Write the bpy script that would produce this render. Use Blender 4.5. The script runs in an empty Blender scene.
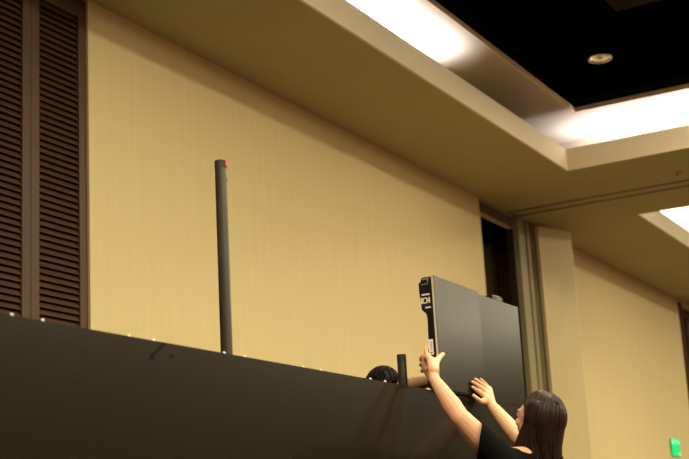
import bpy, bmesh, math, random
from mathutils import Vector, Matrix
random.seed(7)
sc = bpy.context.scene
COL = sc.collection
# ------------------------------------------------------------------ camera
MR = Vector((0.4842426006723079, -0.8732897143749659, -0.053611365035877746))
MU = Vector((-0.18367083210343643, -0.16137321979843694, 0.9696513339166386))
MF = Vector((0.855437975032995, 0.4596996396548248, 0.23854163614068138))
FP = 1363.57
CAM = Vector((0, 0, 1.0))
cd = bpy.data.cameras.new('camera'); cam = bpy.data.objects.new('camera', cd); COL.objects.link(cam)
cd.sensor_width = 36; cd.lens = 36*FP/689; cd.clip_end = 200; cd.clip_start = .05
cam.matrix_world = Matrix(((MR.x, MU.x, -MF.x, 0), (MR.y, MU.y, -MF.y, 0), (MR.z, MU.z, -MF.z, 1.0), (0, 0, 0, 1)))
sc.camera = cam
cd.dof.use_dof = True; cd.dof.focus_distance = 6.1; cd.dof.aperture_fstop = 4.0

def ray(px, py): return MR*((px-344.5)/FP) + MU*(-(py-229.5)/FP) + MF
def aty(px, py, Y):
    d = ray(px, py); return CAM + d*(Y/d.y)
def atx(px, py, X):
    d = ray(px, py); return CAM + d*(X/d.x)
def atz(px, py, Z):
    d = ray(px, py); return CAM + d*((Z-1)/d.z)
def atd(px, py, t):
    return CAM + ray(px, py).normalized()*t

# ------------------------------------------------------------------ materials
def mat(name, col, rough=.6, metal=0., spec=.5, var=0., vscale=(6, 6, 6), bump=0., bscale=None, col2=None, coat=0.):
    m = bpy.data.materials.new(name); m.use_nodes = True
    nt = m.node_tree; b = nt.nodes['Principled BSDF']
    b.inputs['Base Color'].default_value = (*col, 1)
    b.inputs['Roughness'].default_value = rough
    b.inputs['Metallic'].default_value = metal
    b.inputs['Specular IOR Level'].default_value = spec
    b.inputs['Coat Weight'].default_value = coat
    tc = nt.nodes.new('ShaderNodeTexCoord')
    mp = nt.nodes.new('ShaderNodeMapping'); mp.inputs['Scale'].default_value = vscale
    nt.links.new(tc.outputs['Object'], mp.inputs[0])
    nz = nt.nodes.new('ShaderNodeTexNoise'); nz.inputs['Scale'].default_value = 1; nz.inputs['Detail'].default_value = 4
    nt.links.new(mp.outputs[0], nz.inputs[0])
    mx = nt.nodes.new('ShaderNodeMixRGB')
    c2 = col2 or tuple(c*(1-var) for c in col)
    c1 = tuple(min(1, c*(1+var)) for c in col) if not col2 else col
    mx.inputs[1].default_value = (*c1, 1); mx.inputs[2].default_value = (*c2, 1)
    rp = nt.nodes.new('ShaderNodeMapRange'); rp.inputs[1].default_value = .3; rp.inputs[2].default_value = .7
    nt.links.new(nz.outputs[0], rp.inputs[0]); nt.links.new(rp.outputs[0], mx.inputs[0])
    nt.links.new(mx.outputs[0], b.inputs['Base Color'])
    if bump:
        bp = nt.nodes.new('ShaderNodeBump'); bp.inputs['Strength'].default_value = bump; bp.inputs['Distance'].default_value = .002
        nt.links.new(nz.outputs[0], bp.inputs['Height']); nt.links.new(bp.outputs[0], b.inputs['Normal'])
    return m
def emis(name, col, s):
    m = mat(name, col); b = m.node_tree.nodes['Principled BSDF']
    b.inputs['Emission Color'].default_value = (*col, 1); b.inputs['Emission Strength'].default_value = s
    return m
M = dict(
    wall=mat('beige_wallcovering', (.70, .585, .30), .75, var=.025, vscale=(24, 24, 1.0), bump=.1),
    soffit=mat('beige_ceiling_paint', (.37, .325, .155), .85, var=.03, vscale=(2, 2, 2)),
    fascia=mat('cream_fascia_paint', (.70, .62, .42), .7, var=.02),
    band=mat('tan_band_paint', (.56, .44, .28), .7, var=.03),
    cove=mat('pale_cove_paint', (.42, .36, .27), .8, var=.01),
    black=mat('black_ceiling_paint', (.0012, .0012, .0012), 1., spec=0., var=.1),
    hatch=mat('dark_brown_hatch', (.012, .006, .003), .9, spec=.1, var=.1),
    wood=mat('brown_stained_louvre_wood', (.095, .040, .019), .38, spec=.9, vscale=(3, 3, 60), col2=(.06, .025, .012), bump=.2),
    woodf=mat('brown_stained_frame_wood', (.092, .044, .023), .5, spec=.3, vscale=(50, 50, 2), col2=(.068, .032, .016)),
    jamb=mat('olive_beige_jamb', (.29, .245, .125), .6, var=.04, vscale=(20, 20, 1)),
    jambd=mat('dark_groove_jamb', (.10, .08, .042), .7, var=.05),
    door=mat('tan_door_laminate', (.59, .50, .25), .6, var=.03, vscale=(15, 15, 1)),
    edge=mat('cream_edge_trim', (.72, .60, .36), .5, var=.03),
    pocket=mat('dark_pocket_lining', (.02, .012, .006), .8, var=.1),
    darkwall=mat('reflection_dimming_wall', (.035, .022, .012), .9, spec=.1, var=.2, vscale=(8, 8, .4)),
    partition=mat('brown_partition_cloth', (.30, .18, .07), .8, var=.08, vscale=(40, 40, 2)),
    track=mat('bronze_track_metal', (.22, .18, .09), .5, metal=.3, var=.1),
    floor=mat('patterned_brown_carpet', (.17, .11, .07), .95, col2=(.10, .06, .04), vscale=(3, 3, 3)),
    frame=mat('black_cast_frame', (.006, .006, .007), .45, spec=.3, var=.1),
    strip=mat('pale_module_edge', (.55, .49, .38), .5, var=.05),
    decal=mat('cream_print', (.80, .74, .56), .6, var=.05),
    sticker=mat('white_paper_sticker', (.80, .78, .76), .6, var=.03),
    ink=mat('grey_ink', (.22, .20, .20), .7, var=.05),
    pin=mat('white_nylon_pin', (.85, .84, .80), .35, metal=0., var=.02),
    scuff=mat('dark_scuff', (.002, .0015, .001), .6, spec=.1, var=.1),
    pipe=mat('worn_black_pipe', (.035, .032, .022), .42, metal=.2, col2=(.06, .055, .035), vscale=(14, 14, 5)),
    pipecap=mat('rough_black_cap', (.02, .018, .015), .7, var=.2),
    red=mat('red_tape', (.80, .03, .02), .5, var=.05),
    skin=mat('warm_skin', (.85, .50, .31), .5, col2=(.80, .44, .27), vscale=(12, 12, 12)),
    skin2=mat('tan_skin', (.62, .34, .19), .5, col2=(.52, .26, .14), vscale=(12, 12, 12)),
    hair=mat('dark_brown_hair', (.014, .006, .0035), .42, spec=.28, col2=(.034, .014, .0075), vscale=(40, 40, 3)),
    hair2=mat('black_hair', (.008, .005, .004), .6, spec=.12, col2=(.011, .007, .006), vscale=(60, 60, 8)),
    shirt=mat('black_cotton', (.005, .005, .0055), .95, spec=.1, var=.2),
    jeans=mat('dark_blue_denim', (.02, .03, .06), .9, var=.2),
    shoe=mat('black_leather', (.01, .01, .01), .4, var=.1),
    eye=mat('white_eye', (.8, .78, .75), .2, var=.01),
    iris=mat('brown_iris', (.05, .02, .01), .2, var=.05),
    lip=mat('rose_lip', (.45, .12, .10), .45, var=.05),
    nail=mat('pale_nail', (.80, .50, .38), .3, var=.03),
    chrome=mat('chrome_reflector', (.85, .80, .76), .12, metal=1., var=.03),
    ring=mat('brushed_ring', (.5, .40, .34), .35, metal=.6, var=.05),
    lampoff=mat('unlit_bulb_glass', (.6, .55, .5), .2, var=.05),
    green=emis('green_exit_glow', (0.0, .62, .17), .62),
    greenw=emis('pale_green_exit_glow', (.18, .9, .5), .6),
    greenbar=mat('green_window', (.05, .20, .02), .5, var=.1),
    brass=mat('brushed_brass', (.5, .36, .16), .3, metal=1., var=.05),
    panel_glow=emis('added_panel_glow', (.93, .80, .54), 2.0),  # glowing diffuser of the added ceiling panels
)
# LED face: black module mask with fine horizontal louvre lines
def led_mat():
    m = bpy.data.materials.new('led_module_face'); m.use_nodes = True
    nt = m.node_tree; b = nt.nodes['Principled BSDF']
    tc = nt.nodes.new('ShaderNodeTexCoord')
    wv = nt.nodes.new('ShaderNodeTexWave'); wv.bands_direction = 'Z'; wv.inputs['Scale'].default_value = 26
    nt.links.new(tc.outputs['Object'], wv.inputs[0])
    nz = nt.nodes.new('ShaderNodeTexNoise'); nz.inputs['Scale'].default_value = 7
    nt.links.new(tc.outputs['Object'], nz.inputs[0])
    mx = nt.nodes.new('ShaderNodeMixRGB'); mx.inputs[1].default_value = (*LEDC, 1); mx.inputs[2].default_value = (*[c*1.18 for c in LEDC], 1)
    ad = nt.nodes.new('ShaderNodeMath'); ad.operation = 'MULTIPLY_ADD'; ad.inputs[1].default_value = .45
    ml = nt.nodes.new('ShaderNodeMath'); ml.operation = 'MULTIPLY'; ml.inputs[1].default_value = .6
    nt.links.new(nz.outputs[0], ml.inputs[0]); nt.links.new(wv.outputs[1], ad.inputs[0]); nt.links.new(ml.outputs[0], ad.inputs[2])
    nt.links.new(ad.outputs[0], mx.inputs[0]); nt.links.new(mx.outputs[0], b.inputs['Base Color'])
    b.inputs['Roughness'].default_value = LEDR; b.inputs['Specular IOR Level'].default_value = LEDS
    return m
LEDC = (.0125, .0092, .0036); LEDR = .27; LEDS = .19
M['led'] = led_mat()

# ------------------------------------------------------------------ mesh helpers
def link(name, bm, m, parent=None, smooth=False, bevel=0.):
    me = bpy.data.meshes.new(name)
    bmesh.ops.recalc_face_normals(bm, faces=bm.faces[:])
    bm.to_mesh(me); bm.free()
    for k in (m if isinstance(m, (list, tuple)) else [m]): me.materials.append(k)
    if smooth:
        for p in me.polygons: p.use_smooth = True
    o = bpy.data.objects.new(name, me); COL.objects.link(o)
    if parent: o.parent = parent
    if bevel:
        b = o.modifiers.new('bevel', 'BEVEL'); b.width = bevel; b.segments = 2; b.limit_method = 'ANGLE'
    return o
def box(bm, a, b, mi=0):
    vs = [bm.verts.new((x, y, z)) for x in (a[0], b[0]) for y in (a[1], b[1]) for z in (a[2], b[2])]
    for q in ((0, 1, 3, 2), (4, 6, 7, 5), (0, 4, 5, 1), (2, 3, 7, 6), (0, 2, 6, 4), (1, 5, 7, 3)):
        bm.faces.new([vs[i] for i in q]).material_index = mi
def boxes(*bs):
    bm = bmesh.new()
    for a, b in bs: box(bm, a, b)
    return bm
def prism(bm, pts, axis, a, b):
    """extrude polygon pts (2D) along axis from a to b"""
    def mk(p, t):
        if axis == 0: return (t, p[0], p[1])
        if axis == 1: return (p[0], t, p[1])
        return (p[0], p[1], t)
    v0 = [bm.verts.new(mk(p, a)) for p in pts]; v1 = [bm.verts.new(mk(p, b)) for p in pts]
    bm.faces.new(v0); bm.faces.new(v1[::-1]); n = len(pts)
    for i in range(n): bm.faces.new((v0[i], v0[(i+1) % n], v1[(i+1) % n], v1[i]))
def frustum(bm, p, q, r1, r2, seg=16, caps=True):
    p = Vector(p); q = Vector(q); d = (q-p).normalized()
    a = d.orthogonal().normalized(); b = d.cross(a)
    A = [bm.verts.new(p+(a*math.cos(t)+b*math.sin(t))*r1) for t in [2*math.pi*i/seg for i in range(seg)]]
    B = [bm.verts.new(q+(a*math.cos(t)+b*math.sin(t))*r2) for t in [2*math.pi*i/seg for i in range(seg)]]
    for i in range(seg): bm.faces.new((A[i], A[(i+1) % seg], B[(i+1) % seg], B[i]))
    if caps: bm.faces.new(A[::-1]); bm.faces.new(B)
def ell(bm, c, r, mtx=None, seg=20, rot=None):
    m = Matrix.Translation(Vector(c))
    if rot is not None: m = m @ rot
    m = m @ Matrix.Diagonal((*((r, r, r) if isinstance(r, (int, float)) else r), 1))
    if mtx is not None: m = mtx @ m
    bmesh.ops.create_uvsphere(bm, u_segments=seg, v_segments=max(8, seg*2//3), radius=1, matrix=m)
def caps(bm, pts, rs, seg=14):
    for i, (p, r) in enumerate(zip(pts, rs)):
        ell(bm, p, r, seg=seg)
        if i: frustum(bm, pts[i-1], p, rs[i-1], r, seg)
def lathe(bm, prof, c=(0, 0, 0), seg=24, axis=2):
    rings = []
    for r, z in prof:
        rings.append([bm.verts.new((c[0]+r*math.cos(2*math.pi*i/seg), c[1]+r*math.sin(2*math.pi*i/seg), c[2]+z)) for i in range(seg)])
    for A, B in zip(rings, rings[1:]):
        for i in range(seg): bm.faces.new((A[i], A[(i+1) % seg], B[(i+1) % seg], B[i]))
def empty(name, loc, rz=0):
    o = bpy.data.objects.new(name, None); COL.objects.link(o); o.location = loc; o.rotation_euler = (0, 0, rz); o.empty_display_size = .1
    return o
def tag(o, label, cat, group=None, kind=None):
    o['label'] = label; o['category'] = cat
    if group: o['group'] = group
    if kind: o['kind'] = kind
    return o
def struct(name, bm, m, label=None, cat=None, **k):
    o = link(name, bm, m, **k); o['kind'] = 'structure'
    if label: o['label'] = label
    if cat: o['category'] = cat
    return o
def remeshed(name, bm, m, voxel, smooth_it, parent, sub=False):
    """fuse overlapping closed shapes into one continuous skin"""
    o = link(name, bm, m, None)
    md = o.modifiers.new('r', 'REMESH'); md.mode = 'VOXEL'; md.voxel_size = voxel; md.use_smooth_shade = True
    s = o.modifiers.new('s', 'SMOOTH'); s.factor = .5; s.iterations = smooth_it
    dg = bpy.context.evaluated_depsgraph_get(); dg.update()
    me = bpy.data.meshes.new_from_object(o.evaluated_get(dg)); me.name = name
    old = o.data; o.modifiers.clear(); o.data = me; bpy.data.meshes.remove(old)
    for p in me.polygons: p.use_smooth = True
    if parent:
        o.parent = parent; o.matrix_parent_inverse = Matrix.Translation(parent.location).inverted() if False else Matrix.Identity(4)
        me.transform(Matrix.Translation(-parent.location))
    return o
def plink(name, bm, m, parent, smooth=True):
    """link with world-space coordinates under an unrotated parent"""
    bmesh.ops.transform(bm, matrix=Matrix.Translation(-parent.location), verts=bm.verts[:])
    return link(name, bm, m, parent, smooth)

# ------------------------------------------------------------------ room
YW = 5.0; H = 4.452
X0, X1, Y0 = -8.0, 30.0, -10.0
struct('floor', boxes(((X0, Y0, -.1), (X1, 8.2, 0))), M['floor'], 'brown patterned ballroom carpet below the LED wall', 'floor')
# long wall behind the LED wall, with louvre niche (left), pocket opening, louvre niche (right)
LX1 = 6.141; OX0, OX1 = 12.139, 13.003; OZ = 4.306; RX = 19.40
bm = bmesh.new()
box(bm, (LX1, YW, 0), (OX0, YW+.25, 5.2))
box(bm, (OX0, YW, OZ), (OX1, YW+.06, 5.2))
box(bm, (OX1, YW+.03, 0), (15.6, YW+.07, 5.2)); box(bm, (15.6, YW+.03, 0), (RX, YW+.25, 5.2))
box(bm, (RX+2.6, YW, 0), (X1, YW+.25, 5.2))
box(bm, (RX, YW, 4.43), (RX+2.6, YW+.25, 5.2))
box(bm, (X0, YW+.12, 0), (LX1, YW+.25, 5.2))
struct('wall_back', bm, M['wall'], 'long beige textured wall behind the LED wall', 'wall')
struct('wall_left', boxes(((X0-.2, Y0, 0), (X0, 8.2, 5.2))), M['wall'], 'beige end wall out of view to the left', 'wall')
struct('wall_right', boxes(((X1, Y0, 0), (X1+.2, 8.2, 5.2))), M['wall'], 'beige end wall out of view to the right', 'wall')
struct('wall_front', boxes(((X0, Y0-.2, 0), (X1, Y0, 5.2))), M['darkwall'], 'unseen wall behind the camera, coloured dark to dim the LED reflections', 'wall')  # unseen wall, its dark colour chosen to darken what the LED faces reflect
# wall end trim + header trim
struct('trim_1', boxes(((OX0-.02, YW-.004, 0), (OX0, YW+.25, OZ))), M['edge'], 'pale vertical edge trim where the long wall meets the dark pocket opening', 'trim')
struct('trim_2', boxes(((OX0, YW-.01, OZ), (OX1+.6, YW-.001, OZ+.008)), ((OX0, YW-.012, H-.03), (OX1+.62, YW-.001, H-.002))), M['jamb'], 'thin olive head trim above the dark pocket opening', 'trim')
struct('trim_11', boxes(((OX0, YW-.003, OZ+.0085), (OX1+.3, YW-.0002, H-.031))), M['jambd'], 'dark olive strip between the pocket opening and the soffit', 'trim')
# pocket
bm = boxes(((OX0-.6, 7.4, 0), (15.5, 7.5, 5.2)), ((OX0-.65, YW+.25, 0), (OX0-.6, 7.5, 5.2)), ((15.5, YW+.071, 0), (15.55, 7.5, 5.2)), ((OX0-.65, YW+.25, 4.9), (15.5, 7.5, 4.95)), ((OX1-.004, YW-.0, 0), (OX1-.0005, YW+.075, OZ)), ((OX1-.004, YW+.071, 0), (15.5, YW+.08, 4.95)))
struct('wall_pocket', bm, M['pocket'], 'dark lining inside the partition pocket', 'wall')
def partition(x, y, label):
    t = empty('folding_partition_panel', (x, y, 0)); tag(t, label, 'partition', 'partition panels stored in the pocket')
    link('panel', boxes(((0, 0, .02), (.10, 1.1, 4.30))), M['partition'], t, bevel=.006)
    link('edge_seal', boxes(((-.004, -.018, .02), (.03, -.001, 4.30)), ((.07, -.018, .02), (.104, -.001, 4.30))), M['track'], t)
    return t
partition(13.42, 5.44, 'brown cloth partition panel stored in the dark pocket, left of the two seen')
partition(13.90, 5.42, 'brown cloth partition panel stored in the dark pocket, right of the two seen')
# grooved jamb
def x5(px): return aty(px, 260, YW).x
bm = bmesh.new()
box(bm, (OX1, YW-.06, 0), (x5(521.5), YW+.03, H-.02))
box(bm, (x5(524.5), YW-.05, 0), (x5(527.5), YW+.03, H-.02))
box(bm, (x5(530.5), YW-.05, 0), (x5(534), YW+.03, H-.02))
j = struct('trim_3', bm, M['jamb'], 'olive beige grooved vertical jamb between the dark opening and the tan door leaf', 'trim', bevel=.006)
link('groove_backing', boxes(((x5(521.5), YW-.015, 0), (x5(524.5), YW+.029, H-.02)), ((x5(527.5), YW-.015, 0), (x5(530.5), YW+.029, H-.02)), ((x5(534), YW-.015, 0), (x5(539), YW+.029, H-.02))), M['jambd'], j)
# pocket door leaf, swung open in front of the wall
LY = 4.88
pL = aty(537.7, 226.5, LY)
dtop = pL.z; pR = atz(570.5, 232.3, dtop)
ang = math.atan2(pR.y-pL.y, pR.x-pL.x); wid = (pR-pL).length
dr = empty('door_1', (pL.x, pL.y, 0), ang); dr['kind'] = 'structure'; dr['label'] = 'tall tan pocket door leaf standing ajar beside the grooved jamb'
link('leaf', boxes(((.012, .0, .01), (wid-.012, .045, dtop-.012))), M['door'], dr)
link('edge_band', boxes(((0, -.002, .01), (.012, .045, dtop)), ((wid-.012, -.002, .01), (wid, .045, dtop)), ((.012, -.002, dtop-.012), (wid-.012, .045, dtop))), M['edge'], dr)
# louvre doors
def louvre(name, x, w, h, y, label, flip=1):
    t = empty(name, (x, y, 0)); t['kind'] = 'structure'; t['label'] = label
    s = .071
    link('frame', boxes(((.0015, -.02, .01), (s, .02, h)), ((w-s, -.02, .01), (w-.0015, .02, h)), ((s, -.02, .01), (w-s, .02, .2)), ((s, -.02, h-.12), (w-s, .02, h))), M['woodf'], t, bevel=.003)
    bm = bmesh.new(); z = .22; 
    while z < h-.13:
        prism(bm, [(-.017, z-.016), (-.012, z-.016), (.013, z+.0225), (.008, z+.0225)], 0, s, w-s); z += .0392
    link('louvres', bm, M['wood'], t)
    link('backing', boxes(((s, .027, .2), (w-s, .032, h-.12))), M['pocket'], t)
    return t
SW = (LX1-5.650)
for i in range(4):
    louvre('door_%d' % (i+2), LX1-SW*(i+1), SW, 4.44, YW+.035,
           ['brown louvred door leaf next to the beige wall', 'brown louvred door leaf at the left edge of the picture', 'brown louvred door leaf beyond the left edge, third from the wall', 'brown louvred door leaf beyond the left edge, fourth from the wall'][i])
struct('trim_4', boxes(((X0, YW-.02, 0), (LX1-4*SW, YW+.12, H-.02))), M['woodf'])
for i in range(4):
    louvre('door_%d' % (i+6), RX+.05+.6*i, .598, 4.38, YW+.10,
           'brown louvred door leaf at the far right end of the wall, number %s from its edge' % ['first', 'second', 'third', 'fourth'][i])
struct('trim_5', boxes(((RX, YW-.01, 0), (RX+.05, YW+.24, 4.43)), ((RX+2.45, YW-.01, 0), (RX+2.6, YW+.24, 4.43))), M['woodf'], 'dark brown vertical trim at the far right end of the beige wall', 'trim', )

# ------------------------------------------------------------------ ceiling with two trays
T1 = (-5.5, 11.777, -8.0, 3.936); T2 = (13.917, 27.5, -8.0, 3.915)
LIP = 4.66; PL = 4.90
def ceiling_slab(z0, z1, holes, x0=X0, x1=X1, y0=Y0, y1=8.2):
    bm = bmesh.new()
    xs = x0
    for (a, b, c, d) in holes:
        box(bm, (xs, y0, z0), (a, y1, z1)); box(bm, (a, y0, z0), (b, c, z1)); box(bm, (a, d, z0), (b, y1, z1)); xs = b
    box(bm, (xs, y0, z0), (x1, y1, z1)); return bm
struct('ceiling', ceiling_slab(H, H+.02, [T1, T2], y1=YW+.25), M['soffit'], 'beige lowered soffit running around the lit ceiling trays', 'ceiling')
for n, T, lab in ((6, T1, 'cream upright border of the large ceiling tray'), (7, T2, 'cream upright border of the small ceiling tray at the right edge')):
    a, b, c, d = T; w = .02; a += .004; b -= .004; c += .004; d -= .004
    struct('trim_%d' % n, boxes(((a-w, c-w, H-.001), (b+w, c, LIP)), ((a-w, d, H-.001), (b+w, d+w, LIP)), ((a-w, c, H-.001), (a, d, LIP)), ((b, c, H-.001), (b+w, d, LIP))), M['fascia'], lab, 'trim')
def inner(T): return (T[0]+.26, T[1]-.277, T[2]+.2, T[3]-.203)
I1, I2 = inner(T1), inner(T2)
O = .55
for n, T, I in ((1, T1, I1), (2, T2, I2)):
    a, b, c, d = T
    bm = ceiling_slab(PL, PL+.02, [I], a-O, b+O, c-O, d+O)
    for q in (((a-O-.02, c-O, H+.021), (a-O, d+O, PL)), ((b+O, c-O, H+.021), (b+O+.02, d+O, PL)), ((a-O, c-O-.02, H+.021), (b+O, c-O, PL)), ((a-O, d+O, H+.021), (b+O, d+O+.02, PL))): box(bm, *q)
    struct('cove_%d' % n, bm, M['cove'], 'white lit cove above the %s ceiling tray border' % ('large' if n == 1 else 'small'), 'ceiling')
    a, b, c, d = I; w = .02; z0, z1 = PL-.002, PL+.042
    struct('trim_%d' % (7+n), boxes(((a, c, z0), (b, c+w, z1)), ((a, d-w, z0), (b, d, z1)), ((a, c, z0), (a+w, d, z1)), ((b-w, c, z0), (b, d, z1))), M['band'], 'tan inner band around the black recess of the %s tray' % ('large' if n == 1 else 'small'), 'trim')
struct('ceiling_recess', boxes(((X0, Y0, PL+.045), (X1, YW+.2, PL+.1))), M['black'], 'black ceiling seen inside the large tray', 'ceiling')
# hatch on black ceiling
c = [atz(616, 10, PL+.044), atz(605, -6, PL+.044), atz(672, -2, PL+.044)]
hx, hy = c[0].x, c[0].y
tag(link('ceiling_vent', boxes(((hx-.62, hy-.62, PL+.03), (hx, hy, PL+.044))), M['hatch'], bevel=.004), 'dim brown square vent in the black ceiling at the top edge', 'vent')
# downlight
dl = atz(600, 58, PL+.045)
t = empty('recessed_downlight', (dl.x, dl.y, PL+.034)); tag(t, 'unlit round chrome recessed downlight in the black ceiling', 'downlight')
bm = bmesh.new(); lathe(bm, [(.085, .001), (.086, -.002), (.097, -.002), (.100, .0105)], seg=32); link('trim_ring', bm, M['ring'], t, smooth=True)
bm = bmesh.new()
prof = [(.085, .000), (.066, .006), (.040, .0075), (.015, .0095), (.001, .010)]
lathe(bm, prof, seg=10); link('reflector', bm, M['chrome'], t)
bm = bmesh.new(); ell(bm, (0, 0, .005), (.022, .022, .005)); link('bulb', bm, M['lampoff'], t, smooth=True)
# track of the operable wall, along Y on the soffit
bm = bmesh.new()
tx0, tx1 = 12.86, 13.10
box(bm, (tx0, Y0, H-.012), (tx0+.035, YW-.013, H-.0005)); box(bm, (tx1-.035, Y0, H-.012), (tx1, YW-.013, H-.0005))
tk = struct('trim_10', bm, M['track'], 'bronze partition track crossing the soffit between the two trays', 'track')
# sprinkler
sp = atz(677, 172, H)
t = empty('sprinkler_head', (sp.x, sp.y, H)); tag(t, 'small round sprinkler head on the soffit by the right edge', 'sprinkler')
bm = bmesh.new(); lathe(bm, [(.001, -.012), (.04, -.010), (.045, .002)], seg=20); link('escutcheon', bm, M['soffit'], t, smooth=True)
bm = bmesh.new(); frustum(bm, (0, 0, -.012), (0, 0, -.03), .010, .008, 10); frustum(bm, (0, 0, -.03), (0, 0, -.034), .02, .02, 12); link('deflector', bm, M['track'], t)
# thin stray wire hanging over the cove lip
w0 = Vector((12.03, 3.30, LIP+.01))
bm = bmesh.new()
pts = [Vector((11.80, 3.20, LIP+.008)), Vector((11.95, 3.24, LIP+.03)), Vector((12.02, 3.28, LIP+.13)), Vector((12.0, 3.33, PL-.01))]
caps(bm, pts, [.006]*4, 8)
tag(link('hanging_wire', bm, M['band'], smooth=True), 'thin pale wire looping inside the bright cove', 'wire')
# exit sign on the wall
ex = aty(674.5, 447.5, YW+.03)
t = empty('exit_sign', (ex.x, YW+.03, ex.z-.115)); tag(t, 'glowing green exit sign low on the far right wall', 'sign')
link('housing', boxes(((-.20, -.016, .0), (.20, -.001, .225))), M['frame'], t, bevel=.005)
link('sign_face', boxes(((-.204, -.022, -.002), (.204, -.016, .227))), M['green'], t)
for q in (((-.19, -.024, .15), (-.05, -.022, .21)), ((-.02, -.024, .165), (.17, -.022, .205)), ((.08, -.024, .02), (.18, -.022, .05))):
    link('pale_mark', boxes(q), M['greenw'], t)

# ------------------------------------------------------------------ LED wall
LO = Vector((2.78412251, 2.53585937, 1.709)); LA = -0.02376914
LD = Vector((math.cos(LA), math.sin(LA), 0)); LN = Vector((-math.sin(LA), math.cos(LA), 0))
def cabinet(label, group, detail):
    """origin = lower left front corner; x along the wall, y into depth"""
    t = empty('led_cabinet', (0, 0, 0), LA); tag(t, label, 'LED panel', group)
    w = .4996
    link('led_face', boxes(((0, 0, 0), (w, .0015, .499))), M['led'], t)
    link('edge_strip', boxes(((-.0003, .0016, .002), (w, .0115, .4985))), M['strip'], t)
    # cast frame: side profile thick at the ends, slim in the middle, one profile each side + rails
    prof = [(.017, .004), (.060, .004), (.066, .03), (.066, .15), (.050, .18), (.046, .31), (.050, .332), (.072, .352), (.080, .43), (.080, .472), (.068, .478), (.068, .488), (.060, .4955), (.017, .4955)]
    bm = bmesh.new(); prof = [(max(.012, a*.93), b_) for a, b_ in prof]
    prism(bm, prof, 0, .0, .028); prism(bm, prof, 0, w-.028, w)
    box(bm, (.028, .012, .004), (w-.028, .045, .04)); box(bm, (.028, .012, .455), (w-.028, .045, .4955)); box(bm, (.028, .012, .04), (w-.028, .022, .455))
    link('cabinet_frame', bm, M['frame'], t, bevel=.0015)
    link('power_box', boxes(((.15, .022, .15), (.35, .07, .35))), M['frame'], t, bevel=.006)
    return t
def kids(o): return [c for c in bpy.data.objects if c.parent == o]
def dup(o, parent=None):
    c = o.copy(); COL.objects.link(c); c.parent = parent
    for ch in kids(o): dup(ch, c)
    return c
def pin_on(t, u):
    bm = bmesh.new(); ell(bm, (u, .004, .5003), .0053, seg=12); link('locating_pin', bm, M['pin'], t, smooth=True)
GT = 'LED cabinets in the top row of the long wall'
labs = {-2: 'dark LED cabinet in the wall outside the left edge, second from the picture', -1: 'dark LED cabinet at the left edge under the brown louvred doors',
        0: 'dark LED cabinet under the right louvred door and its frame', 1: 'dark LED cabinet with a scuff mark, left of the tall black pole',
        2: 'dark LED cabinet under the foot of the tall black pole, right of the scuffed one', 3: 'dark LED cabinet just left of the dark hair showing over the wall',
        4: 'dark LED cabinet below the dark hair and the short black pole', 5: 'dark LED cabinet directly under the panel whose side the woman grips',
        6: 'dark LED cabinet at the right end of the wall behind the woman'}
proto = cabinet(labs[0], GT, True)
pin_on(proto, .061); pin_on(proto, .439)
def place(t, u, z, dn=0.):
    p = LO + LD*u - LN*0 + LN*dn; t.location = (p.x, p.y, z)
place(proto, .061, LO.z-.5)
cabs = {0: proto}
for k in (-2, -1, 1, 2, 3, 4, 5, 6):
    t = dup(proto); t['label'] = labs[k]; place(t, .061+.5*k, LO.z-.5); cabs[k] = t
# no pins stand free under the raised cabinets
for k in (5, 6):
    for ch in kids(cabs[k]):
        if ch.name.startswith('locating_pin'): bpy.data.objects.remove(ch)
# scuff
bm = bmesh.new()
s0 = .597-.561; s1 = .663-.561
prism(bm, [(s0, .452), (s0+.012, .445), (s0+.05, .474), (s1+.012, .492), (s1, .495), (s1-.02, .482), (s0+.02, .463)], 1, -.0012, -.0002)
prism(bm, [(s1+.03, .452), (s1+.05, .456), (s1+.055, .466), (s1+.035, .462)], 1, -.0012, -.0002)
prism(bm, [(s0-.008, .437), (s0+.02, .440), (s0+.012, .452)], 1, -.0012, -.0002)
link('scuff_mark', bm, M['scuff'], cabs[1])
# base carrying the row
b = empty('display_base', LO-Vector((0, 0, LO.z))+LD*(-.94), LA); tag(b, 'tall black base carrying the long LED wall', 'base')
link('skirt', boxes(((0, .004, 0), (4.498, .016, LO.z-.502))), M['led'], b)
link('base_frame', boxes(((0, .016, 0), (4.498, .05, LO.z-.502))), M['frame'], b)
# raised cabinets
GR = 'LED cabinets raised above the long wall'
r1 = cabinet('raised LED panel with its black marked side showing, gripped by the woman', GR, True)
r2 = cabinet('raised LED panel on the right, topped by a small black device', GR, True)
place(r2, 3.066, LO.z+.0005)
RA = LA+math.radians(1.7)
place(r1, 2.568, LO.z+.006, -.029); r1.rotation_euler.z = RA
link('gap_shadow_strip', boxes(((.002, .006, -.0055), (.497, .05, .003))), M['frame'], r1)  # black strip standing in for the shadow in the gap below
# markings on the side of the gripped one
side = []
def mark(name, bs, m):
    return link(name, boxes(*[((-.0016, a, c), (-.0002, b_, d)) for a, b_, c, d in bs]), m, r1)
mark('printed_mark', [(.024, .062, .4145, .4215), (.022, .048, .3565, .363), (.060, .068, .378, .405), (.040, .055, .3995, .4045), (.040, .055, .3785, .383), (.036, .041, .380, .403), (.054, .0585, .380, .403), (.024, .0305, .379, .405), (.0305, .035, .388, .395)], M['decal'])
st = mark('barcode_sticker', [(.023, .045, .150, .218)], M['sticker'])
link('barcode', boxes(*[((-.0022, .028, .172+.0075*i), (-.0015, .037, .175+.0075*i)) for i in range(5)], ((-.0022, .028, .155), (-.0015, .038, .163))), M['ink'], r1)
link('corner_latch', boxes(((-.004, .030, .462), (.0, .060, .466)), ((-.003, .022, .484), (.0, .055, .490)), ((-.004, .026, .470), (0, .031, .484))), M['ring'], r1)
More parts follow.
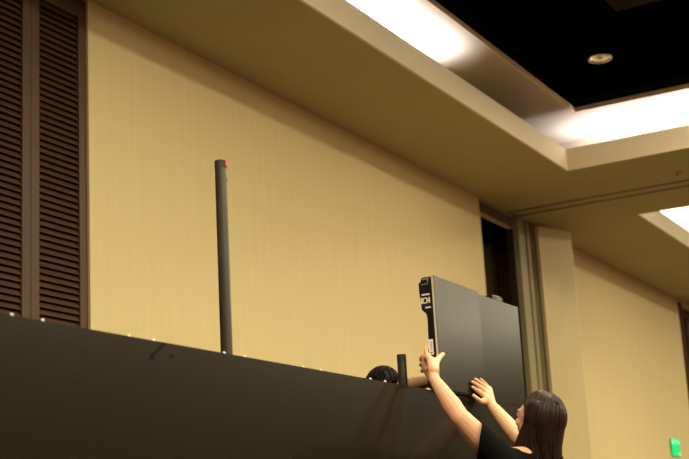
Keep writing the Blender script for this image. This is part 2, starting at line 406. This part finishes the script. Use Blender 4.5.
# small device on top of the raised right panel
t = empty('small_device', LO+LD*3.290+LN*.012+Vector((0, 0, .5007)), LA); tag(t, 'small black box with a green window standing on the raised right panel', 'device')
link('case', boxes(((0, 0, 0), (.125, .04, .026))), M['frame'], t, bevel=.003)
link('green_window', boxes(((.04, -.002, .005), (.095, 0, .015))), M['greenbar'], t)
link('top_plate', boxes(((.03, 0, .0262), (.10, .003, .0272))), M['ring'], t)

# ------------------------------------------------------------------ poles
def pole(px0, py0, px1, py1, Y, r, tape, label):
    a = aty(px0, py0, Y); b_ = aty(px1, py1, Y); x = (a.x+b_.x)/2; top = a.z
    t = empty('support_pole', (x, Y, 0)); tag(t, label, 'pole')
    bm = bmesh.new(); frustum(bm, (0, 0, .012), (0, 0, top-.03), r, r, 28); link('tube', bm, M['pipe'], t, smooth=True).modifiers.new('e', 'EDGE_SPLIT')
    bm = bmesh.new(); frustum(bm, (0, 0, top-.03), (0, 0, top), r*1.03, r*1.0, 28); link('end_cap', bm, M['pipecap'], t)
    bm = bmesh.new(); frustum(bm, (0, 0, 0), (0, 0, .012), .035, .035, 28); link('base_plate', bm, M['pipecap'], t)
    if tape:
        bm = bmesh.new()
        A = Vector((MR.x, MR.y, 0)).normalized(); ta = math.atan2(A.y, A.x)
        for z0, z1, d0, d1 in ((top-.024, top+.002, -.55, .55),):
            n = 8; R0 = r*1.04; R1 = r*1.14
            for i in range(n):
                p0 = ta+d0+(d1-d0)*i/n; p1 = ta+d0+(d1-d0)*(i+1)/n
                prism(bm, [(R0*math.cos(p0), R0*math.sin(p0)), (R1*math.cos(p0), R1*math.sin(p0)), (R1*math.cos(p1), R1*math.sin(p1)), (R0*math.cos(p1), R0*math.sin(p1))], 2, z0, z1)
        link('red_tape', bm, M['red'], t)
        bm = bmesh.new(); frustum(bm, Vector((A.x, A.y, 0))*r*.98+Vector((0, 0, top-.075)), Vector((A.x, A.y, 0))*r*1.08+Vector((0, 0, top-.075)), .006, .005, 10); link('button_hole', bm, M['pipecap'], t)
    return t
# poles
pole(220.1, 161, 227, 353, 2.75, .0222, True, 'tall worn black pole rising behind the LED wall with red tape on top')
pole(400.5, 354.5, 404, 384, 2.62, .0203, False, 'short black pole stub just above the LED wall beside the dark hair')

# ------------------------------------------------------------------ people
def head_matrix(c, az, pitch, roll=0):
    f = Vector((math.sin(az)*math.cos(pitch), math.cos(az)*math.cos(pitch), math.sin(pitch)))
    r = Vector((math.cos(az), -math.sin(az), 0)); u = r.cross(f)
    m = Matrix(((r.x, f.x, u.x, c[0]), (r.y, f.y, u.y, c[1]), (r.z, f.z, u.z, c[2]), (0, 0, 0, 1)))
    return m @ Matrix.Rotation(roll, 4, 'Y')
def add_head(bm, m):
    e = lambda c, r, rot=None: ell(bm, c, r, m, 24, rot)
    e((0, -.012, .022), (.074, .094, .092)); e((0, .03, .012), (.064, .062, .075)); e((0, .026, -.035), (.056, .060, .062))
    e((0, .046, -.078), (.036, .036, .030)); e((0, .066, -.090), (.020, .018, .017))
    for s in (-1, 1):
        e((s*.036, .058, -.022), (.024, .026, .022))              # cheekbone
        e((s*.030, .074, .026), (.024, .014, .008))               # brow
        e((s*.078, -.006, -.008), (.008, .019, .031), Matrix.Rotation(.2, 4, 'X'))
        e((s*.010, .096, -.028), (.009, .010, .007))
    e((0, .095, -.010), (.0085, .014, .026), Matrix.Rotation(.35, 4, 'X')); e((0, .104, -.026), (.010, .011, .009))
    e((0, .083, -.052), (.021, .012, .006)); e((0, .081, -.062), (.018, .012, .007))
def face_parts(t, m):
    for s in (-1, 1):
        bm = bmesh.new(); ell(bm, (s*.031, .079, .008), .0125, m, 16); plink('eye', bm, M['eye'], t)
        bm = bmesh.new(); ell(bm, (s*.031, .0895, .008), (.0055, .003, .0055), m, 12); plink('iris', bm, M['iris'], t)
    bm = bmesh.new(); ell(bm, (0, .0935, -.0525), (.017, .0035, .0035), m, 12); ell(bm, (0, .0915, -.0605), (.015, .004, .004), m, 12); plink('lips', bm, M['lip'], t)

# ---- woman
LD_ = lambda u, dn, z: LO + LD*u + LN*dn + Vector((0, 0, z-LO.z))
Ls = atd(501, 461, 5.80); Le = atd(459, 417, 5.72); Lw = aty(434.5, 380, 2.395)
Rs = Ls + Vector((.325, -.09, .0)); Rw = aty(491.5, 405, 2.405); Re = aty(518, 437, 2.27)
neck = (Ls+Rs)/2 + Vector((-.01, 0, .0))
hc = atd(537.5, 421, 5.95)
woman = empty('person', (neck.x, neck.y-.05, 0)); tag(woman, 'person with long dark brown hair in a black t-shirt reaching up to the raised panel', 'person', )
HM = head_matrix(hc, math.radians(22), math.radians(20), math.radians(2))
chest = neck+Vector((0, -.03, -.14)); waist = neck+Vector((-.01, -.07, -.38)); hip = neck+Vector((-.01, -.09, -.54))
def legs(bm, hip, fy, r=1., part='body'):
    for s in (-1, 1):
        hp = Vector((hip.x+s*.085, hip.y, hip.z-.02)); kn = Vector((hip.x+s*.095, hip.y+.02, .48)); an = Vector((hip.x+s*.10, hip.y-.02, .09))
        caps(bm, [hp, kn, an], [.078*r, .053*r, .036*r])
bm = bmesh.new()
add_head(bm, HM)
nk = HM @ Vector((0, -.035, -.055))
caps(bm, [nk, neck+Vector((0, -.01, .0))], [.048, .052])
caps(bm, [neck+Vector((0, -.02, -.03)), chest, waist, hip], [.075, .105, .095, .115])
ell(bm, chest+Vector((0, -.0, 0)), (.14, .10, .15)); ell(bm, waist, (.125, .09, .14)); ell(bm, hip, (.155, .11, .12))
legs(bm, hip, 1)
for s in (-1, 1): caps(bm, [Vector((hip.x+s*.10, hip.y-.04, .045)), Vector((hip.x+s*.105, hip.y+.13, .035))], [.036, .03])
# left arm
caps(bm, [neck+Vector((-.06, -.01, 0)), Ls], [.06, .056])
mid = Le.lerp(Ls, .45)
fm = Lw.lerp(Le, .68)
caps(bm, [Ls, mid, Le, fm, Lw.lerp(Le, .3), Lw], [.056, .052, .042, .0425, .033, .0245])
# right arm
caps(bm, [neck+Vector((.06, -.01, 0)), Rs], [.06, .056])
fmr = Rw.lerp(Re, .68)
caps(bm, [Rs, Re.lerp(Rs, .45), Re, fmr, Rw.lerp(Re, .3), Rw], [.052, .045, .037, .037, .030, .0235])
# left hand on the side of the gripped cabinet
P1 = LO+LD*2.568-LN*.029; xs = P1.x
K = [aty(429.2, 358.0, 2.425), atx(424.9, 357.5, xs-.020), atx(424.2, 363, xs-.021), atx(425.2, 369, xs-.022)]
for k in K: caps(bm, [Lw, k], [.0235, .0140])
caps(bm, [K[0], K[1], K[2], K[3]], [.0135]*4)
caps(bm, [Lw.lerp(K[0], .5), Lw.lerp(K[2], .55)], [.020, .019])
def f3(a, b_, c_, d_, r=.0085): caps(bm, [a, b_, c_, d_], [r*1.12, r*1.02, r*.95, r*.82], 12)
f3(K[0], atx(426.6, 353.5, xs-.016), atx(425.7, 350, xs-.014), atx(426.1, 346.3, xs-.010), .0095)
f3(K[1], atx(421.8, 356.5, xs-.016), atx(420.8, 358.5, xs-.010), Vector((xs+.012, P1.y+.094, atx(421, 360, xs).z)))
f3(K[2], atx(421.2, 363.5, xs-.016), atx(420.6, 365, xs-.008), Vector((xs+.012, P1.y+.090, atx(421, 366, xs).z)))
f3(K[3], atx(422.4, 370, xs-.016), atx(421.6, 371, xs-.010), Vector((xs+.010, P1.y+.088, atx(421, 372, xs).z)), .0075)
fy = lambda x: P1.y + (x-P1.x)*math.tan(RA)     # front plane of the gripped cabinet
th = [aty(433.6, 370, 2.40), aty(435.8, 362.0, 2.412), aty(439.6, 357.0, 2.420), aty(442.7, 354.3, fy(5.42)-.011)]
caps(bm, th, [.0235, .0165, .0120, .0102], 12)
caps(bm, [th[1], K[0]], [.014, .013])
# right hand flat on the face
fyr = fy(5.8)-.0085
A_ = lambda px, py, d=0.: aty(px, py, fyr-d)
RK = [A_(483, 395, .010), A_(485.2, 391.6, .012), A_(487.4, 389.2, .011), A_(489.6, 388.8, .009)]
for k in RK: caps(bm, [Rw, k], [.0225, .0130])
caps(bm, RK, [.0130]*4)
def g3(a, b_, c_, d_, r=.0092): caps(bm, [a, b_, c_, d_], [r*1.15, r*1.05, r*.95, r*.82], 12)
g3(RK[0], A_(478.6, 391.6, .010), A_(475.2, 389.2, .006), A_(472.4, 387.0))
g3(RK[1], A_(479.8, 387.0, .012), A_(475.8, 384.0, .007), A_(472.4, 381.9))
g3(RK[2], A_(482.4, 384.6, .011), A_(478.6, 381.6, .006), A_(475.4, 379.2))
g3(RK[3], A_(485.8, 384.0, .009), A_(482.8, 381.0, .005), A_(480.6, 379.0), .0073)
caps(bm, [Rw.lerp(A_(486, 401, .012), .5), A_(485, 401.3, .014), A_(480.2, 401.2, .010), A_(476.4, 398.4, .006), A_(473.6, 395.8)], [.020, .0155, .0125, .0108, .0096], 12)
body = remeshed('body', bm, M['skin'], .0042, 3, woman)
face_parts(woman, HM)
# nails
bm = bmesh.new(); n0 = th[3]; d = (th[3]-th[2]).normalized()
ell(bm, n0+Vector((-.002, -.0082, .002)), (.005, .0022, .0065), seg=10)
plink('nail', bm, M['nail'], woman)
# earring
bm = bmesh.new(); ell(bm, HM @ Vector((-.086, -.004, -.042)), .0048, seg=12); plink('earring', bm, M['pin'], woman)
# shirt
bm = bmesh.new()
ell(bm, chest+Vector((0, -.0, 0)), (.158, .118, .165)); ell(bm, waist, (.145, .108, .17)); ell(bm, waist.lerp(hip, .6), (.165, .122, .12))
caps(bm, [neck+Vector((0, -.02, -.045)), chest], [.088, .12])
caps(bm, [neck+Vector((0, -.02, -.045)), neck+Vector((0, -.025, .022))], [.09, .066])
for sh, el in ((Ls, Le), (Rs, Re)):
    sg = -1 if sh is Ls else 1
    caps(bm, [neck+Vector((sg*.055, -.02, -.015)), sh], [.062, .066])
    caps(bm, [chest+Vector((sg*.07, 0, 0)), sh], [.10, .066])
    e_ = sh.lerp(el, .80 if sh is Ls else .46); frustum(bm, sh, e_+Vector((0, 0, -.008)), .068, .068, 24)
ts = remeshed('t_shirt', bm, M['shirt'], .006, 4, woman)
# slanted hem of the left sleeve
bm = bmesh.new(); bm.from_mesh(ts.data)
ha, hb = atd(482.0, 424, 5.75), atd(476.5, 459, 5.75)
hn = (hb-ha).cross(ha-CAM).normalized(); 
if hn.dot(Le-Ls) < 0: hn = -hn
bmesh.ops.bisect_plane(bm, geom=bm.verts[:]+bm.edges[:]+bm.faces[:], plane_co=ha-woman.location, plane_no=hn, clear_outer=True)
bmesh.ops.holes_fill(bm, edges=[e for e in bm.edges if e.is_boundary])
bm.to_mesh(ts.data); bm.free()
bm = bmesh.new(); ell(bm, hip+Vector((0, 0, -.01)), (.165, .12, .12)); legs(bm, hip, 1, 1.13)
for s in (-1, 1): caps(bm, [Vector((hip.x+s*.10, hip.y-.02, .20)), Vector((hip.x+s*.10, hip.y-.02, .09))], [.05, .055])
remeshed('trousers', bm, M['jeans'], .01, 3, woman)
for s in (-1, 1):
    bm = bmesh.new(); caps(bm, [Vector((hip.x+s*.10, hip.y-.05, .050)), Vector((hip.x+s*.103, hip.y+.04, .050)), Vector((hip.x+s*.105, hip.y+.15, .042))], [.046, .044, .038]); 
    box(bm, (hip.x+s*.10-.04, hip.y-.09, .002), (hip.x+s*.10+.045, hip.y+.18, .02))
    remeshed('shoe', bm, M['shoe'], .006, 3, woman)
# hair: skull cap plus locks that run from the parting over the skull and hang down
def add_lock(bm, pts, r0, r1, seg=6):
    n = len(pts)
    rings = []
    for i, p in enumerate(pts):
        d = (pts[min(i+1, n-1)]-pts[max(i-1, 0)]).normalized()
        a = d.cross(Vector((.31, .2, .93))).normalized(); b_ = d.cross(a)
        r = r0+(r1-r0)*(i/(n-1))
        if i == 0 : r *= .5
        rings.append([bm.verts.new(p+(a*math.cos(t)*1.3+b_*math.sin(t)*.8)*r) for t in [2*math.pi*k/seg for k in range(seg)]])
    for A, B in zip(rings, rings[1:]):
        for i in range(seg): bm.faces.new((A[i], A[(i+1) % seg], B[(i+1) % seg], B[i]))
    bm.faces.new(rings[0][::-1]); bm.faces.new(rings[-1])
bm = bmesh.new()
RX_, RY_, RZ_ = .088, .113, .108
C0 = Vector((0, -.018, .022))
down = (HM.inverted().to_3x3() @ Vector((0, 0, -1))).normalized()
# cap (scalp volume), open at the face
def cap_surface(bm, k=1.0, nphi=40, nth=14):
    rows = []
    for i in range(nth+1):
        row = []
        for j_ in range(nphi):
            phi = 2*math.pi*j_/nphi   # 0 = forward
            dphi = abs((math.degrees(phi)+180) % 360-180)
            tb = [(0, 44), (50, 62), (75, 80), (90, 92), (112, 116), (181, 120)]
            for (a0, v0), (a1, v1) in zip(tb, tb[1:]):
                if a0 <= dphi <= a1: thmax = math.radians(v0+(v1-v0)*(dphi-a0)/(a1-a0))
            thx = thmax*i/nth
            row.append(bm.verts.new(HM @ (C0+Vector((RX_*k*math.sin(thx)*math.sin(phi), RY_*k*math.sin(thx)*math.cos(phi), RZ_*k*math.cos(thx))))))
        rows.append(row)
    for A, B in zip(rows, rows[1:]):
        for i in range(nphi):
            if A is rows[0]:
                bm.faces.new((A[i], B[(i+1) % nphi], B[i]))
            else: bm.faces.new((A[i], A[(i+1) % nphi], B[(i+1) % nphi], B[i]))
    bmesh.ops.remove_doubles(bm, verts=rows[0], dist=1e-5)
cap_surface(bm, .97)
rnd = random.Random(3)
for layer, N, kk in ((0, 110, .975), (1, 120, 1.0), (2, 90, 1.03)):
    for i in range(N):
        deg = 42 + (360-84)*i/(N-1) + rnd.uniform(-2, 2)
        sgn = 1 if deg < 180 else -1
        d0 = deg if deg < 180 else 360-deg        # angle from straight ahead, on its own side
        d1 = d0 if d0 > 100 else 92 + (d0-42)*.16 + rnd.uniform(-3, 3)   # front hair is swept behind the ear
        py = .055 - .11*min(1, max(0, (1-math.cos(math.radians(d0)))/2))
        k = kk + rnd.uniform(-.012, .012)
        pts = []
        thm = math.radians(104)
        for q in range(11):
            f_ = q/10
            thx = math.radians(6) + (thm-math.radians(6))*f_
            phi = math.radians(d0+(d1-d0)*f_**1.3)*sgn
            base = Vector((RX_*k*math.sin(thx)*math.sin(phi), RY_*k*math.sin(thx)*math.cos(phi), RZ_*k*math.cos(thx)))
            st_ = Vector((.0, py, RZ_*k*.93)); wq = (1-f_)**2.2
            pts.append(HM @ (C0 + base*(1-wq*.6) + st_*wq*.6))
        L = .25 + rnd.uniform(-.04, .03)
        last = pts[-1]; ctr = HM @ (C0+Vector((0, -.03, 0)))
        inward = Vector((ctr.x-last.x, ctr.y-last.y, 0)).normalized()
        ph1, ph2 = rnd.uniform(0, 6), rnd.uniform(0, 6)
        for q in range(1, 8):
            a = q/7
            w_ = .050*math.sin(a*1.4)
            wv = Vector((math.sin(ph1+a*5), math.cos(ph2+a*4), 0))*.004*a
            pts.append(last + Vector((0, 0, -L*a)) + inward*w_ + wv)
        add_lock(bm, pts, .0060, .0030, 5)
for i in range(95):     # locks falling forward over the shoulders
    sgn = -1 if i < 70 else 1
    k = 1.0 + rnd.uniform(-.03, .03); a0 = rnd.uniform(84, 112)
    pts = []
    for q in range(6):
        thx = math.radians(50+54*q/5); phi = math.radians(a0+4-4*q/5)*sgn
        pts.append(HM @ (C0+Vector((RX_*k*math.sin(thx)*math.sin(phi), RY_*k*math.sin(thx)*math.cos(phi), RZ_*k*math.cos(thx)))))
    last = pts[-1]; L = .20+rnd.uniform(-.05, .04); fw = rnd.uniform(-.01, .085)
    f_ = (HM.to_3x3() @ Vector((sgn*.25, 1, 0))); f_.z = 0; f_.normalize()
    for q in range(1, 8):
        a = q/7; pts.append(last+Vector((0, 0, -L*a))+f_*fw*math.sin(a*1.6)+Vector((math.sin(i+a*5), math.cos(i*2+a*4), 0))*.004*a)
    add_lock(bm, pts, .0058, .0026, 5)
plink('hair', bm, M['hair'], woman)

# ---- person behind the wall
Y2 = 2.80
ht = aty(382, 366.3, Y2)
h2 = ht+Vector((.01, 0, -.128))
HM2 = head_matrix(h2, math.radians(75), math.radians(-12))
nb = h2+Vector((-.02, .05, -.20))
man = empty('person', (nb.x, nb.y, 0)); tag(man, 'person mostly hidden behind the LED wall, only dark hair and a bent forearm showing', 'person')
ch2 = nb+Vector((-.02, 0, -.15)); wa2 = nb+Vector((-.02, 0, -.42)); hp2 = nb+Vector((-.02, 0, -.60))
bm = bmesh.new(); add_head(bm, HM2)
caps(bm, [HM2 @ Vector((0, -.02, -.07)), nb], [.052, .058])
caps(bm, [nb+Vector((0, 0, -.04)), ch2, wa2, hp2], [.08, .12, .11, .12])
S1 = nb+Vector((.05, -.13, -.03)); S2 = nb+Vector((-.05, .17, -.04))
w2 = aty(431, 381.5, 2.63); e2 = aty(404, 386.5, 2.66)
caps(bm, [nb, S1], [.06, .055]); caps(bm, [nb, S2], [.06, .055])
caps(bm, [S1, e2, e2.lerp(w2, .35), w2], [.045, .036, .036, .026])
e3 = S2+Vector((.05, .05, -.27)); w3 = e3+Vector((.14, -.05, -.2))
caps(bm, [S2, e3, w3], [.048, .038, .026])
def simple_hand(bm, w, d, n):
    d = Vector(d).normalized(); n = Vector(n).normalized(); s_ = d.cross(n)
    for i in range(4):
        b0 = w+d*.085+s_*(i-1.5)*.021; ln = (.066, .075, .07, .055)[i]
        caps(bm, [w, b0], [.022, .0125]); caps(bm, [b0, b0+d*ln*.5-n*.012, b0+d*ln*.75-n*.035], [.0105, .0095, .0085], 12)
    caps(bm, [w+d*.02, w+d*.05+s_*-.045, w+d*.085+s_*-.055-n*.01], [.017, .012, .009], 12)
simple_hand(bm, w2, (1, .0, .35), (0, 1, .0)); simple_hand(bm, w3, (.4, 0, -1), (0, 1, 0))
for s in (-1, 1):
    hh = Vector((hp2.x, hp2.y+s*.09, hp2.z-.03)); caps(bm, [hh, Vector((hh.x, hh.y, .5)), Vector((hh.x-.02, hh.y, .09))], [.09, .06, .04])
    caps(bm, [Vector((hh.x-.03, hh.y, .045)), Vector((hh.x+.14, hh.y, .035))], [.038, .032])
remeshed('body', bm, M['skin2'], .006, 3, man)
bm = bmesh.new()
for q in range(1): pass
HMs = HM; HM = HM2; RX_, RY_, RZ_ = .084, .104, .100
rn = random.Random(5)
cap_surface(bm, 1.0)
for i in range(260):
    phi = rn.uniform(math.radians(35), math.radians(325)); th0 = math.radians(rn.uniform(2, 80)); fr = max(0, math.cos(phi))
    if fr > .3 and th0 > math.radians(45): continue
    pts = [HM2 @ (C0+Vector((RX_*k*math.sin(t)*math.sin(phi), RY_*k*math.sin(t)*math.cos(phi), RZ_*k*math.cos(t)))) for t, k in ((th0, .99), (th0+.18, 1.03), (th0+.36, 1.035), (th0+.5, 1.02))]
    add_lock(bm, pts, .005, .002, 5)
plink('hair', bm, M['hair2'], man)
face_parts(man, HM2)
bm = bmesh.new(); ell(bm, ch2, (.145, .17, .18)); ell(bm, wa2, (.125, .155, .2)); ell(bm, hp2+Vector((0, 0, .06)), (.13, .16, .12)); caps(bm, [nb+Vector((0, 0, -.05)), ch2], [.09, .14])
for a, b_ in ((S1, e2), (S2, e3)):
    caps(bm, [nb+Vector((0, 0, -.03)), a], [.07, .065]); frustum(bm, a, a.lerp(b_, .5), .064, .062, 20)
remeshed('t_shirt', bm, M['shirt'], .01, 3, man)
bm = bmesh.new(); ell(bm, hp2+Vector((0, 0, -.02)), (.13, .165, .12))
for s in (-1, 1):
    hh = Vector((hp2.x, hp2.y+s*.09, hp2.z-.03)); caps(bm, [hh, Vector((hh.x, hh.y, .5)), Vector((hh.x-.02, hh.y, .10))], [.10, .075, .06])
remeshed('trousers', bm, M['jeans'], .012, 3, man)
for s in (-1, 1):
    bm = bmesh.new(); y_ = hp2.y+s*.09; caps(bm, [Vector((hp2.x-.05, y_, .052)), Vector((hp2.x+.05, y_, .05)), Vector((hp2.x+.15, y_, .042))], [.048, .046, .04]); box(bm, (hp2.x-.09, y_-.042, .002), (hp2.x+.18, y_+.042, .02))
    remeshed('shoe', bm, M['shoe'], .008, 3, man)

# ------------------------------------------------------------------ lights
def area(name, loc, sx, sy, power, col, rot=(0, 0, 0), spread=None):
    l = bpy.data.lights.new(name, 'AREA'); l.shape = 'RECTANGLE'; l.size = sx; l.size_y = sy; l.energy = power; l.color = col
    if spread: l.spread = spread
    o = bpy.data.objects.new(name, l); COL.objects.link(o); o.location = loc; o.rotation_euler = rot; return o
CW = (.92, .88, 1.); WW = (.93, .80, .54)
zt = H+.06; up = (math.pi, 0, 0)
PP = {1.45: 140, -.6: 75, -3.6: 290}; G0 = 9.35; CP = 24   # W per metre
g0, g1 = G0, 11.5
area('cove_lamp', ((T1[0]+g0)/2, T1[3]+.22, zt), g0-T1[0], .08, CP*(g0-T1[0]), CW, up, 1.95)
area('cove_lamp', (T1[1]+.28, (T1[2]+T1[3]-.1)/2, zt), .10, T1[3]-T1[2]-.1, CP*(T1[3]-T1[2]), CW, up, 2.8)
area('cove_lamp', ((T1[0]+T1[1])/2, T1[2]-.28, zt), T1[1]-T1[0], .10, CP*(T1[1]-T1[0]), CW, up)
area('cove_lamp', ((T2[0]+T2[1])/2, T2[3]+.28, zt), T2[1]-T2[0], .10, CP*(T2[1]-T2[0]), CW, up)
area('cove_lamp', (T2[0]-.28, (T2[2]+T2[3])/2, zt), .10, T2[3]-T2[2], CP*(T2[3]-T2[2]), CW, up)
# added unseen light panels in the black ceiling, there to light wall and people
i = 0
for y in (1.45, -.6, -3.6):
    for x in (2.5, 6.5, 10.5, 16.0, 21.0):
        i += 1
        t = empty('added_light_panel', (x, y, PL+.044)); tag(t, 'added unseen square light panel in the black ceiling, %s in its row %s the camera' % (['first', 'second', 'third', 'fourth', 'fifth'][(i-1) % 5], {1.45: 'above', -.6: 'just behind', -3.6: "far behind"}[y]), 'ceiling light', 'added light panels')
        link('frame', boxes(((-.33, -.33, -.03), (.33, -.30, 0)), ((-.33, .30, -.03), (.33, .33, 0)), ((-.33, -.30, -.03), (-.30, .30, 0)), ((.30, -.30, -.03), (.33, .30, 0))), M['band'], t)
        link('diffuser', boxes(((-.30, -.30, -.02), (.30, .30, -.005))), M['panel_glow'], t)
        area('added_panel_lamp', (x, y, PL+.02), .58, .58, PP[y]*{2.5: 1.25, 6.5: .75, 10.5: .82, 16.0: 1., 21.0: 1.}[x], WW)
wd = bpy.data.worlds.new('world'); sc.world = wd; wd.use_nodes = True
wd.node_tree.nodes['Background'].inputs[0].default_value = (0, 0, 0, 1)
sc.view_settings.view_transform = 'Standard'; sc.view_settings.look = 'None'; sc.view_settings.gamma = 1; sc.view_settings.exposure = 0.14
